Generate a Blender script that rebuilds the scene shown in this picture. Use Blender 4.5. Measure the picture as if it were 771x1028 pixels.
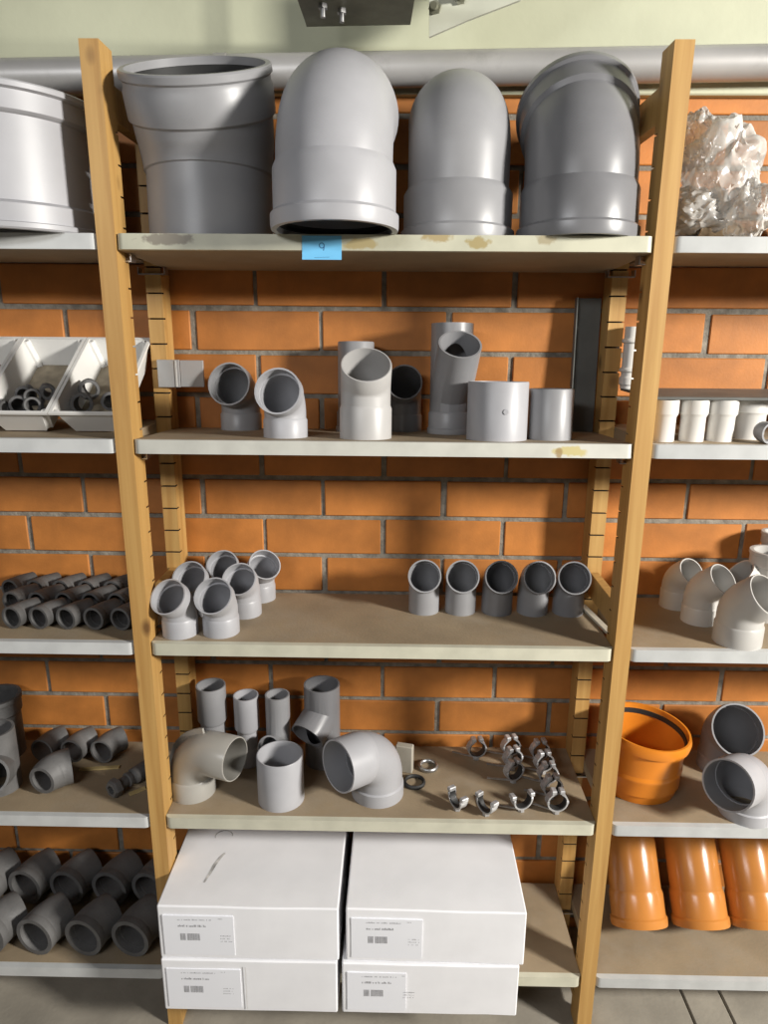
import bpy, bmesh, math, random
from mathutils import Vector, Matrix, Euler, noise

random.seed(7)
for o in list(bpy.data.objects): bpy.data.objects.remove(o)
SC = bpy.context.scene
COL = SC.collection
PI = math.pi
rad = math.radians

# ------------------------------------------------------------------ camera
F = 704.9
PITCH, YAW, ROLL = 0.2596, -0.0143, -0.0073
DZ = 0.045
CAM = Vector((0.0241, -1.3859, 1.6818 + DZ))
_r = Vector((math.cos(YAW), -math.sin(YAW), 0)); _f = Vector((math.sin(YAW), math.cos(YAW), 0)); _z = Vector((0, 0, 1))
DEP = math.cos(PITCH) * _f - math.sin(PITCH) * _z
_u = math.sin(PITCH) * _f + math.cos(PITCH) * _z
RT = math.cos(ROLL) * _r - math.sin(ROLL) * _u
UP = math.sin(ROLL) * _r + math.cos(ROLL) * _u
cd = bpy.data.cameras.new('camera'); co = bpy.data.objects.new('camera', cd); COL.objects.link(co)
cd.sensor_fit = 'VERTICAL'; cd.sensor_height = 36.0; cd.lens = F * 36.0 / 1028.0
cd.clip_start = 0.02
M = Matrix((RT, UP, -DEP)).transposed().to_4x4(); M.translation = CAM
co.matrix_world = M
SC.camera = co

# ------------------------------------------------------------------ light
w = bpy.data.worlds.new('world'); SC.world = w; w.use_nodes = True
w.node_tree.nodes['Background'].inputs[0].default_value = (1.0, 0.97, 0.92, 1)
w.node_tree.nodes['Background'].inputs[1].default_value = 0.07
def area(name, loc, target, sx, sy, energy, color):
    l = bpy.data.lights.new(name, 'AREA'); l.shape = 'RECTANGLE'; l.size = sx; l.size_y = sy
    l.energy = energy; l.color = color
    o = bpy.data.objects.new(name, l); COL.objects.link(o); o.location = loc
    o.rotation_euler = (Vector(target) - Vector(loc)).to_track_quat('-Z', 'Y').to_euler()
    return o
area('ceiling_lamp_key', (3.4, -1.9, 2.46), (0.05, 0.15, 1.1), 0.45, 0.45, 285, (1.0, 0.965, 0.90))
area('ceiling_lamp_aisle', (-1.2, -2.5, 2.5), (-0.1, 0.2, 1.0), 1.2, 0.2, 27, (0.97, 0.98, 1.0))
SC.view_settings.view_transform = 'Standard'
SC.view_settings.look = 'None'
SC.view_settings.exposure = 0.0
SC.view_settings.gamma = 1.0
SC.view_settings.use_curve_mapping = False

# ------------------------------------------------------------------ helpers: pixels to places
def ray(u, v): return DEP + RT * ((u - 385.5) / F) - UP * ((v - 514) / F)
def atz(u, v, z): d = ray(u, v); return CAM + d * ((z - CAM.z) / d.z)
def aty(u, v, y): d = ray(u, v); return CAM + d * ((y - CAM.y) / d.y)
def depth(P): return (P - CAM).dot(DEP)
ZS = [None] + [z + DZ for z in (1.8442, 1.4577, 1.0141, 0.5725, 0.1300)]
T = 0.0282          # shelf thickness
SLOPE = {1: 0.05, 2: 0.06}     # the two upper centre shelves sag towards the wall
WALL = 0.322        # brick faces
PW, PD = 0.035, 0.06
def base(u, v, wpx, S, z=None):
    """centre and radius of an upright round thing whose front foot is seen at pixel u, v"""
    z = ZS[S] if z is None else z
    P = atz(u, v, z)
    if S == 2 and abs(P.x) < 0.5:
        for _ in range(6): P = atz(u, v, z - SLOPE[2] * P.y)
    h = P - CAM; h.z = 0; h.normalize()
    r = wpx * depth(P) / F / 2; r = wpx * depth(P + h * r) / F / 2
    c = P + h * r
    if S == 2 and abs(P.x) < 0.5: c.y = min(c.y, WALL - 0.003 - r)
    return c, r
def settle(S, objs):
    """stand things on the sagging shelf S: foot onto the board, axis square to it"""
    Rx = Matrix.Rotation(-math.atan(SLOPE[S]), 4, 'X')
    for o in objs:
        M4 = o.matrix_world.copy(); p = M4.translation.copy(); M4.translation = (0, 0, 0)
        M4 = Rx @ M4; M4.translation = (p.x, p.y, ZS[S] - SLOPE[S] * p.y); o.matrix_world = M4
def tops(): return [o for o in bpy.data.objects if o.parent is None]

# ------------------------------------------------------------------ materials
MATS = {}
def nt(name):
    m = bpy.data.materials.new(name); m.use_nodes = True
    n = m.node_tree.nodes; b = n['Principled BSDF']
    return m, n, m.node_tree.links, b
def mat(name, col, rough=0.5, var=0.08, scale=12.0, bump=0.0, bscale=80.0, metal=0.0, rnd=0.0, spec=0.5, stretch=None, dust=None):
    """principled colour broken up with noise, per object variation and fine relief"""
    if name in MATS: return MATS[name]
    m, n, L, b = nt(name)
    tc = n.new('ShaderNodeTexCoord'); mp = n.new('ShaderNodeMapping'); L.new(tc.outputs['Object'], mp.inputs[0])
    if stretch: mp.inputs['Scale'].default_value = stretch
    no = n.new('ShaderNodeTexNoise'); no.inputs['Scale'].default_value = scale; no.inputs['Detail'].default_value = 5
    L.new(mp.outputs[0], no.inputs['Vector'])
    cr = n.new('ShaderNodeValToRGB')
    lo = [max(0, c * (1 - var * 2)) for c in col]; hi = [min(1, c * (1 + var * 1.4)) for c in col]
    cr.color_ramp.elements[0].position = 0.3; cr.color_ramp.elements[1].position = 0.7
    cr.color_ramp.elements[0].color = (*lo, 1); cr.color_ramp.elements[1].color = (*hi, 1)
    L.new(no.outputs['Fac'], cr.inputs[0])
    out = cr.outputs[0]
    if rnd:
        oi = n.new('ShaderNodeObjectInfo'); mr = n.new('ShaderNodeMapRange')
        mr.inputs['To Min'].default_value = 1 - rnd; mr.inputs['To Max'].default_value = 1 + rnd
        L.new(oi.outputs['Random'], mr.inputs['Value'])
        hs = n.new('ShaderNodeHueSaturation'); L.new(mr.outputs[0], hs.inputs['Value']); L.new(out, hs.inputs['Color'])
        out = hs.outputs[0]
    if dust:
        d2 = n.new('ShaderNodeTexNoise'); d2.inputs['Scale'].default_value = dust[1]; d2.inputs['Detail'].default_value = 8
        d2.inputs['Roughness'].default_value = 0.7
        L.new(tc.outputs['Object'], d2.inputs['Vector'])
        r2 = n.new('ShaderNodeMapRange'); r2.inputs['From Min'].default_value = dust[2]; r2.inputs['From Max'].default_value = dust[2] + 0.2
        r2.inputs['To Max'].default_value = dust[3]
        L.new(d2.outputs['Fac'], r2.inputs['Value'])
        mx = n.new('ShaderNodeMix'); mx.data_type = 'RGBA'; L.new(r2.outputs[0], mx.inputs['Factor'])
        L.new(out, mx.inputs['A']); mx.inputs['B'].default_value = (*dust[0], 1); out = mx.outputs['Result']
    L.new(out, b.inputs['Base Color'])
    b.inputs['Roughness'].default_value = rough; b.inputs['Metallic'].default_value = metal
    b.inputs['Specular IOR Level'].default_value = spec
    if bump:
        n2 = n.new('ShaderNodeTexNoise'); n2.inputs['Scale'].default_value = bscale; n2.inputs['Detail'].default_value = 6
        L.new(mp.outputs[0], n2.inputs['Vector'])
        bp = n.new('ShaderNodeBump'); bp.inputs['Strength'].default_value = bump; bp.inputs['Distance'].default_value = 0.004
        L.new(n2.outputs['Fac'], bp.inputs['Height']); L.new(bp.outputs[0], b.inputs['Normal'])
    MATS[name] = m
    return m

def wood_mat(name, c1, c2):
    m, n, L, b = nt(name)
    tc = n.new('ShaderNodeTexCoord'); oi = n.new('ShaderNodeObjectInfo')
    ad = n.new('ShaderNodeVectorMath'); ad.operation = 'ADD'
    cm = n.new('ShaderNodeCombineXYZ'); mu = n.new('ShaderNodeMath'); mu.operation = 'MULTIPLY'; mu.inputs[1].default_value = 13.0
    L.new(oi.outputs['Random'], mu.inputs[0])
    for k in range(3): L.new(mu.outputs[0], cm.inputs[k])
    L.new(tc.outputs['Object'], ad.inputs[0]); L.new(cm.outputs[0], ad.inputs[1])
    mp = n.new('ShaderNodeMapping'); mp.inputs['Scale'].default_value = (55, 55, 2.2); L.new(ad.outputs[0], mp.inputs[0])
    no = n.new('ShaderNodeTexNoise'); no.inputs['Scale'].default_value = 1.0; no.inputs['Detail'].default_value = 4; no.inputs['Distortion'].default_value = 0.6
    L.new(mp.outputs[0], no.inputs['Vector'])
    cr = n.new('ShaderNodeValToRGB'); cr.color_ramp.elements[0].position = 0.3; cr.color_ramp.elements[1].position = 0.72
    cr.color_ramp.elements[0].color = (*c1, 1); cr.color_ramp.elements[1].color = (*c2, 1)
    L.new(no.outputs['Fac'], cr.inputs[0])
    # knots: sparse dark brown spots along the grain
    mk = n.new('ShaderNodeMapping'); mk.inputs['Scale'].default_value = (10, 10, 6); L.new(ad.outputs[0], mk.inputs[0])
    vo = n.new('ShaderNodeTexVoronoi'); vo.inputs['Scale'].default_value = 1.0; L.new(mk.outputs[0], vo.inputs['Vector'])
    mr = n.new('ShaderNodeMapRange'); mr.inputs['From Min'].default_value = 0.05; mr.inputs['From Max'].default_value = 0.15
    mr.inputs['To Min'].default_value = 0.8; mr.inputs['To Max'].default_value = 0.0
    L.new(vo.outputs['Distance'], mr.inputs['Value'])
    mx = n.new('ShaderNodeMix'); mx.data_type = 'RGBA'; L.new(mr.outputs[0], mx.inputs['Factor'])
    L.new(cr.outputs[0], mx.inputs['A']); mx.inputs['B'].default_value = (0.10, 0.04, 0.012, 1)
    L.new(mx.outputs['Result'], b.inputs['Base Color'])
    b.inputs['Roughness'].default_value = 0.55
    bp = n.new('ShaderNodeBump'); bp.inputs['Strength'].default_value = 0.15; bp.inputs['Distance'].default_value = 0.003
    L.new(no.outputs['Fac'], bp.inputs['Height']); L.new(bp.outputs[0], b.inputs['Normal'])
    return m

def edge_mat(name, col, spots):
    """painted shelf edge; spots = (x, halfwidth, colour) worn patches in object coordinates"""
    m, n, L, b = nt(name)
    tc = n.new('ShaderNodeTexCoord')
    no = n.new('ShaderNodeTexNoise'); no.inputs['Scale'].default_value = 14; no.inputs['Detail'].default_value = 8
    L.new(tc.outputs['Object'], no.inputs['Vector'])
    cr = n.new('ShaderNodeValToRGB'); cr.color_ramp.elements[0].position = 0.28; cr.color_ramp.elements[1].position = 0.6
    cr.color_ramp.elements[0].color = (*[c * 0.82 for c in col], 1); cr.color_ramp.elements[1].color = (*col, 1)
    L.new(no.outputs['Fac'], cr.inputs[0]); out = cr.outputs[0]
    n3 = n.new('ShaderNodeTexNoise'); n3.inputs['Scale'].default_value = 60; n3.inputs['Detail'].default_value = 4
    L.new(tc.outputs['Object'], n3.inputs['Vector'])
    for (sx, sz, hw, c) in spots:
        sp = n.new('ShaderNodeVectorMath'); sp.operation = 'SUBTRACT'; sp.inputs[1].default_value = (sx, 0, sz)
        L.new(tc.outputs['Object'], sp.inputs[0])
        sc = n.new('ShaderNodeVectorMath'); sc.operation = 'MULTIPLY'; sc.inputs[1].default_value = (1 / hw, 0, 1 / 0.011)
        L.new(sp.outputs[0], sc.inputs[0])
        ln = n.new('ShaderNodeVectorMath'); ln.operation = 'LENGTH'; L.new(sc.outputs[0], ln.inputs[0])
        a = n.new('ShaderNodeMath'); a.operation = 'MULTIPLY_ADD'; a.inputs[1].default_value = 1.6; L.new(n3.outputs['Fac'], a.inputs[0]); L.new(ln.outputs['Value'], a.inputs[2])
        mr = n.new('ShaderNodeMapRange'); mr.inputs['From Min'].default_value = 1.55; mr.inputs['From Max'].default_value = 1.85
        mr.inputs['To Min'].default_value = 0.85; mr.inputs['To Max'].default_value = 0.0
        L.new(a.outputs[0], mr.inputs['Value'])
        mx = n.new('ShaderNodeMix'); mx.data_type = 'RGBA'; L.new(mr.outputs[0], mx.inputs['Factor'])
        L.new(out, mx.inputs['A']); mx.inputs['B'].default_value = (*c, 1); out = mx.outputs['Result']
    L.new(out, b.inputs['Base Color']); b.inputs['Roughness'].default_value = 0.5
    return m

PINE = wood_mat('pine', (0.395, 0.212, 0.060), (0.535, 0.325, 0.108))
KERF = mat('shaded_saw_cut', (0.035, 0.02, 0.01), 0.9)  # shade inside the thin kerfs, painted as a near-black colour on their faces
LATH = mat('pale_lath', (0.55, 0.50, 0.40), 0.7, 0.08, 20)
BRICK = mat('orange_brick', (0.47, 0.172, 0.034), 0.62, 0.15, 9, 0.10, 160, rnd=0.13, dust=((0.40, 0.30, 0.22), 7, 0.66, 0.35))
MORTAR = mat('mortar', (0.235, 0.212, 0.175), 0.95, 0.2, 40, 0.7, 120)
GREEN = mat('pale_green_paint', (0.52, 0.53, 0.385), 0.6, 0.05, 5, 0.1, 60)
CONC = mat('concrete_floor', (0.30, 0.27, 0.22), 0.8, 0.13, 6, 0.2, 90, dust=((0.22, 0.2, 0.17), 25, 0.55, 0.5))
BOARD = mat('dusty_hardboard', (0.295, 0.225, 0.143), 0.75, 0.10, 7, 0.15, 150, dust=((0.32, 0.27, 0.205), 5, 0.5, 0.6))
GREY = mat('grey_pvc', (0.275, 0.275, 0.285), 0.38, 0.05, 9, rnd=0.08, dust=((0.36, 0.35, 0.33), 14, 0.6, 0.3))
LGREY = mat('light_grey_pvc', (0.385, 0.385, 0.405), 0.42, 0.05, 9, rnd=0.06)
WGREY = mat('warm_grey_pvc', (0.36, 0.345, 0.315), 0.3, 0.05, 9)
MGREY = mat('mid_grey_pvc', (0.20, 0.20, 0.21), 0.32, 0.06, 9, rnd=0.08)
WHITE = mat('white_pvc', (0.66, 0.64, 0.60), 0.35, 0.04, 9, rnd=0.05)
PALEG = mat('pale_grey_pvc', (0.44, 0.43, 0.42), 0.42, 0.05, 9)
OFFW = mat('off_white_pvc', (0.46, 0.445, 0.42), 0.4, 0.05, 9, rnd=0.05)
CHAR = mat('charcoal_plastic', (0.10, 0.098, 0.097), 0.6, 0.15, 25, 0.25, 200, rnd=0.12)
CHAR2 = mat('slate_plastic', (0.135, 0.132, 0.13), 0.55, 0.1, 25, 0.2, 200, rnd=0.08)
ORANGE = mat('orange_pvc', (0.66, 0.215, 0.02), 0.3, 0.07, 6, rnd=0.03)
TERRA = mat('terracotta_pvc', (0.50, 0.20, 0.045), 0.24, 0.08, 6, rnd=0.06)
RUBBER = mat('black_rubber', (0.02, 0.02, 0.02), 0.6)
STEEL = mat('galvanised_steel', (0.45, 0.45, 0.45), 0.35, 0.15, 50, metal=0.9)
ZINC = mat('zinc_clip', (0.55, 0.55, 0.56), 0.42, 0.2, 60, metal=0.45)
DUCT = mat('silver_duct', (0.48, 0.47, 0.46), 0.42, 0.08, 5, metal=0.35, dust=((0.28, 0.27, 0.26), 9, 0.55, 0.5))
DARKP = mat('dark_steel_plate', (0.22, 0.22, 0.16), 0.5, 0.12, 20, metal=0.2)
SHEETG = mat('dark_grey_sheet', (0.11, 0.113, 0.105), 0.5, 0.12, 12, dust=((0.16, 0.16, 0.15), 20, 0.6, 0.4))
CARD = mat('white_carton', (0.80, 0.80, 0.825), 0.6, 0.03, 8, 0.06, 40)
LABELM = mat('label_paper', (0.79, 0.80, 0.845), 0.5, 0.01, 8)
INK = mat('grey_print', (0.36, 0.36, 0.38), 0.7, 0.1, 90)
BLUE = mat('blue_note_paper', (0.16, 0.50, 0.80), 0.7, 0.03, 12)
INKB = mat('blue_ink', (0.03, 0.12, 0.28), 0.7)
BIN = mat('white_bin_plastic', (0.74, 0.73, 0.70), 0.4, 0.05, 6)
BINFLOOR = mat('dirty_bin_floor', (0.30, 0.255, 0.185), 0.8, 0.2, 30)
BROWN = mat('brown_card', (0.34, 0.24, 0.14), 0.7, 0.15, 14)
TAPE = mat('yellowed_wood', (0.50, 0.38, 0.17), 0.7, 0.1, 20)

def film_mat():
    m, n, L, b = nt('clear_film')
    n.remove(b); o = n['Material Output']
    tr = n.new('ShaderNodeBsdfTransparent'); gl = n.new('ShaderNodeBsdfGlossy'); gl.inputs['Roughness'].default_value = 0.22
    df = n.new('ShaderNodeBsdfDiffuse'); df.inputs[0].default_value = (0.62, 0.60, 0.565, 1)
    m1 = n.new('ShaderNodeMixShader'); m1.inputs[0].default_value = 0.85; L.new(gl.outputs[0], m1.inputs[1]); L.new(df.outputs[0], m1.inputs[2])
    m2 = n.new('ShaderNodeMixShader'); L.new(tr.outputs[0], m2.inputs[1]); L.new(m1.outputs[0], m2.inputs[2])
    lw = n.new('ShaderNodeLayerWeight'); lw.inputs[0].default_value = 0.35
    mr = n.new('ShaderNodeMapRange'); mr.inputs['To Min'].default_value = 0.5; mr.inputs['To Max'].default_value = 0.92
    L.new(lw.outputs['Facing'], mr.inputs['Value']); L.new(mr.outputs[0], m2.inputs[0])
    L.new(m2.outputs[0], o.inputs['Surface'])
    return m
FILM = film_mat()

# ------------------------------------------------------------------ object helpers
def link(o, parent=None):
    COL.objects.link(o)
    if parent is not None: o.parent = parent
    return o
def tag(o, label, cat, group=None):
    o['label'] = label; o['category'] = cat
    if group: o['group'] = group
    return o
def thing(name, label, cat, loc=(0, 0, 0), rot=None, group=None):
    o = bpy.data.objects.new(name, None); o.empty_display_size = 0.03; link(o)
    M4 = (rot.to_4x4() if rot is not None else Matrix.Identity(4)); M4.translation = Vector(loc)
    o.matrix_world = M4
    return tag(o, label, cat, group)
def mesh(name, V, Fc, m, parent=None, smooth=None, loc=None):
    me = bpy.data.meshes.new(name); me.from_pydata([tuple(v) for v in V], [], Fc); me.update()
    me.materials.append(m)
    if smooth is not None:
        me.polygons.foreach_set('use_smooth', [True] * len(me.polygons))
        me.set_sharp_from_angle(angle=rad(smooth))
    o = bpy.data.objects.new(name, me); link(o, parent)
    if loc is not None: o.location = loc
    return o
def bmobj(name, bm, m, parent=None, smooth=None, loc=None):
    me = bpy.data.meshes.new(name); bmesh.ops.recalc_face_normals(bm, faces=bm.faces); bm.to_mesh(me); bm.free()
    me.materials.append(m)
    if smooth is not None:
        me.polygons.foreach_set('use_smooth', [True] * len(me.polygons))
        me.set_sharp_from_angle(angle=rad(smooth))
    o = bpy.data.objects.new(name, me); link(o, parent)
    if loc is not None: o.location = loc
    return o
def box_bm(x0, x1, y0, y1, z0, z1, bev=0.0, bm=None):
    bm = bm or bmesh.new()
    r = bmesh.ops.create_cube(bm, size=1.0, matrix=Matrix.Translation(((x0 + x1) / 2, (y0 + y1) / 2, (z0 + z1) / 2)) @ Matrix.Diagonal((x1 - x0, y1 - y0, z1 - z0, 1)))
    if bev:
        es = set(e for v in r['verts'] for e in v.link_edges)
        bmesh.ops.bevel(bm, geom=list(es), offset=bev, segments=1, affect='EDGES')
    return bm
def box(name, x0, x1, y0, y1, z0, z1, m, parent=None, bev=0.0, loc=None):
    return bmobj(name, box_bm(x0, x1, y0, y1, z0, z1, bev), m, parent, loc=loc)
def struct(o): o['kind'] = 'structure'; return o

# planar path: ('s', length) straight, ('a', radius, degrees) arc; starts at the origin heading +Z, bends to +X
def path_pts(segs, step=7.0):
    pts = []; s = 0.0; x = z = 0.0; a = 0.0
    pts.append((s, x, z, a))
    for g in segs:
        if g[0] == 's':
            s += g[1]; x += math.sin(a) * g[1]; z += math.cos(a) * g[1]; pts.append((s, x, z, a))
        else:
            R, th = g[1], rad(g[2]); sg = 1 if th >= 0 else -1; n = max(2, int(abs(g[2]) / step))
            cx, cz = x + sg * R * math.cos(a), z - sg * R * math.sin(a); a0 = a; s0 = s
            for k in range(1, n + 1):
                a = a0 + th * k / n; s = s0 + R * abs(th) * k / n
                x = cx - sg * R * math.cos(a); z = cz + sg * R * math.sin(a); pts.append((s, x, z, a))
    return pts
def path_at(P, s):
    if s <= P[0][0]: q = P[0]; d = s - q[0]; return q[1] + math.sin(q[3]) * d, q[2] + math.cos(q[3]) * d, q[3]
    for q, p in zip(P, P[1:]):
        if s <= p[0] + 1e-9:
            t = (s - q[0]) / max(1e-9, p[0] - q[0])
            return q[1] + (p[1] - q[1]) * t, q[2] + (p[2] - q[2]) * t, q[3] + (p[3] - q[3]) * t
    q = P[-1]; d = s - q[0]; return q[1] + math.sin(q[3]) * d, q[2] + math.cos(q[3]) * d, q[3]
def prof_at(prof, s):
    if s <= prof[0][0]: return prof[0][1]
    for a, b in zip(prof, prof[1:]):
        if s <= b[0]:
            return a[1] if b[0] == a[0] else a[1] + (b[1] - a[1]) * (s - a[0]) / (b[0] - a[0])
    return prof[-1][1]
def tube_geo(P, prof, inner=None, N=28):
    """closed tube along path P; prof = [(s, outer radius)]; inner = radius, list, or None for solid"""
    s0, s1 = prof[0][0], prof[-1][0]
    def rings(pr):
        L = [(s, r) for s, r in pr]
        for p in P:
            if s0 + 1e-6 < p[0] < s1 - 1e-6 and all(abs(p[0] - s) > 1e-6 for s, _ in pr): L.append((p[0], prof_at(pr, p[0])))
        # stable sort keeps steps in order
        L.sort(key=lambda q: q[0]); return L
    V = []; Fc = []
    def add(L):
        base_i = len(V)
        for s, r in L:
            x, z, a = path_at(P, s)
            for k in range(N):
                t = 2 * PI * k / N; c, d = math.cos(t) * r, math.sin(t) * r
                V.append((x + math.cos(a) * c, d, z - math.sin(a) * c))
        return base_i, len(L)
    b0, n0 = add(rings(prof))
    for i in range(n0 - 1):
        for k in range(N):
            j = (k + 1) % N; Fc.append((b0 + i * N + k, b0 + i * N + j, b0 + (i + 1) * N + j, b0 + (i + 1) * N + k))
    if inner is None:
        Fc.append([b0 + k for k in range(N)][::-1]); Fc.append([b0 + (n0 - 1) * N + k for k in range(N)])
    else:
        pi_ = [(s0, inner), (s1, inner)] if not isinstance(inner, (list, tuple)) else inner
        b1, n1 = add(rings(pi_))
        for i in range(n1 - 1):
            for k in range(N):
                j = (k + 1) % N; Fc.append((b1 + i * N + j, b1 + i * N + k, b1 + (i + 1) * N + k, b1 + (i + 1) * N + j))
        for k in range(N):
            j = (k + 1) % N
            Fc.append((b0 + j, b0 + k, b1 + k, b1 + j))
            Fc.append((b0 + (n0 - 1) * N + k, b0 + (n0 - 1) * N + j, b1 + (n1 - 1) * N + j, b1 + (n1 - 1) * N + k))
    return V, Fc
def plen(segs): return path_pts(segs)[-1][0]
def collar(s0, s1, r, R, flip=False, bead=True):
    """socket profile: mouth bead, sleeve, then a shoulder down to the pipe"""
    h = s1 - s0
    L = [(0, R * 1.035), (h * 0.06, R * 1.05), (h * 0.22, R * 1.05), (h * 0.27, R), (h * 0.88, R), (h, r)] if bead else [(0, R), (h * 0.9, R), (h, r)]
    if flip: return [(s1 - a, b) for a, b in reversed(L)]
    return [(s0 + a, b) for a, b in L]
def rotz(az, tilt=0.0, tilt_az=0.0):
    """bend direction az (degrees, 0 = +X, -90 = towards the camera), then a lean of the whole thing"""
    M3 = Matrix.Rotation(rad(az), 3, 'Z')
    if tilt:
        ax = Vector((-math.sin(rad(tilt_az)), math.cos(rad(tilt_az)), 0)); M3 = Matrix.Rotation(rad(tilt), 3, ax) @ M3
    return M3
def lying(yaw=0.0, roll=0.0):
    """path start faces the camera, path runs back into the shelf; bend goes to +X turned by roll about the run"""
    M3 = Matrix(((1, 0, 0), (0, 0, 1), (0, -1, 0)))
    return Matrix.Rotation(rad(yaw), 3, 'Z') @ Matrix.Rotation(rad(roll), 3, 'Y') @ M3
def fitting(name, label, loc, rot, segs, r, m, wall=0.004, sock0=None, sock1=None, seal=False, group=None, cat='pipe fitting', N=28, bead=True, seam=False):
    """hollow bend or straight fitting with optional sockets (length, radius factor) at start and end"""
    t = thing(name, label, cat, loc, rot, group)
    P = path_pts(segs); L = P[-1][0]
    a = 0.0; b = L
    if sock0:
        h, k = sock0; so = mesh('socket', *tube_geo(P, collar(0, h, r * 1.001, r * k, bead=bead), [(0, r * k - wall), (h * 0.9, r * k - wall), (h * 0.92, r - wall * 0.2), (h, r - wall * 0.2)], N), m, t, 35)
        a = h * 0.93
        if seal:
            V, Fc = tube_geo(P, [(0.01, r * k - wall + 0.0005), (0.022, r * k - wall + 0.0005)], [(0.01, r * k - wall - 0.003), (0.016, r * k - wall - 0.006), (0.022, r * k - wall - 0.003)], N)
            mesh('seal_ring', V, Fc, RUBBER, so, 40)
    if sock1:
        h, k = sock1; so = mesh('socket', *tube_geo(P, collar(L - h, L, r * 1.001, r * k, flip=True, bead=bead), [(L - h, r - wall * 0.2), (L - h * 0.92, r - wall * 0.2), (L - h * 0.9, r * k - wall), (L, r * k - wall)], N), m, t, 35)
        b = L - h * 0.93
        if seal:
            V, Fc = tube_geo(P, [(L - 0.022, r * k - wall + 0.0005), (L - 0.01, r * k - wall + 0.0005)], [(L - 0.022, r * k - wall - 0.003), (L - 0.016, r * k - wall - 0.006), (L - 0.01, r * k - wall - 0.003)], N)
            mesh('seal_ring', V, Fc, RUBBER, so, 40)
    mesh('body', *tube_geo(P, [(a, r), (b - 0.002, r), (b, r - 0.0012)] if not sock1 else [(a, r), (b, r)], r - wall, N), m, t, 35)
    return t
def boolean(solid, others, op):
    for o in others:
        md = solid.modifiers.new('b', 'BOOLEAN'); md.operation = op; md.object = o; md.solver = 'EXACT'
def tee(name, label, loc, rot, r, h, bz, bl, ang, m, wall=0.004, rb=None, group=None, cat='pipe fitting', top_sock=None, bot_sock=None, br_sock=None, N=28):
    """upright pipe of height h with a branch leaving at height bz, length bl, ang degrees from the axis, towards local +X"""
    rb = rb or r * 0.985
    t = thing(name, label, cat, loc, rot, group)
    Pm = path_pts([('s', h)])
    Rb = Matrix.Translation((0, 0, bz)) @ Matrix.Rotation(rad(ang), 4, 'Y')
    def tmp(P, a, b, rr, M4=None):
        V, Fc = tube_geo(P, [(a, rr), (b, rr)], None, N)
        o = mesh('tmp', V, Fc, m)
        if M4 is not None: o.data.transform(M4)
        return o
    Pb = path_pts([('s', bl)])
    o1 = tmp(Pm, 0, h, r); o2 = tmp(Pb, 0.0, bl, rb, Rb)
    i1 = tmp(Pm, -0.02, h + 0.02, r - wall); i2 = tmp(Pb, 0.0, bl + 0.02, rb - wall, Rb)
    boolean(o1, [o2], 'UNION'); boolean(o1, [i1, i2], 'DIFFERENCE')
    dg = bpy.context.evaluated_depsgraph_get(); dg.update()
    me = bpy.data.meshes.new_from_object(o1.evaluated_get(dg))
    for o in (o1, o2, i1, i2): bpy.data.objects.remove(o)
    me.materials.clear(); me.materials.append(m)
    me.polygons.foreach_set('use_smooth', [True] * len(me.polygons)); me.set_sharp_from_angle(angle=rad(30))
    link(bpy.data.objects.new('body', me), t)
    if top_sock: hh, k = top_sock; mesh('socket', *tube_geo(Pm, collar(h - hh, h + 0.001, r * 1.001, r * k, flip=True), r - wall * 0.6, N), m, t, 35)
    if bot_sock: hh, k = bot_sock; mesh('socket', *tube_geo(Pm, collar(-0.0, hh, r * 1.001, r * k), r - wall * 0.6, N), m, t, 35)
    if br_sock:
        hh, k = br_sock; o = mesh('branch_socket', *tube_geo(Pb, collar(bl - hh, bl + 0.001, rb * 1.001, rb * k, flip=True), rb - wall * 0.6, N), m, t, 35)
        o.data.transform(Rb)
    return t
def copy_thing(src, loc, rot=None, label=None):
    o = src.copy(); link(o); M4 = (rot.to_4x4() if rot is not None else src.matrix_world.to_3x3().to_4x4()); M4.translation = Vector(loc); o.matrix_world = M4
    if label: o['label'] = label
    for ch in src.children:
        c = ch.copy(); link(c, o)
        for g in ch.children:
            d = g.copy(); link(d, c)
    return o

# ================================================================== the room
# floor of three cast strips with open joints
xa = atz(684.5, 997, 0.0).x; xb = atz(722.8, 997, 0.0).x
fl = struct(box('floor', -3, 3, -3.2, 0.36, -0.06, -0.012, MORTAR))
for k, (x0, x1) in enumerate(((-3, xa - 0.003), (xa + 0.003, xb - 0.003), (xb + 0.003, 3))):
    box('floor_slab', x0, x1, -3.2, 0.36, -0.012, 0.0, CONC, fl, 0.002)
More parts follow.
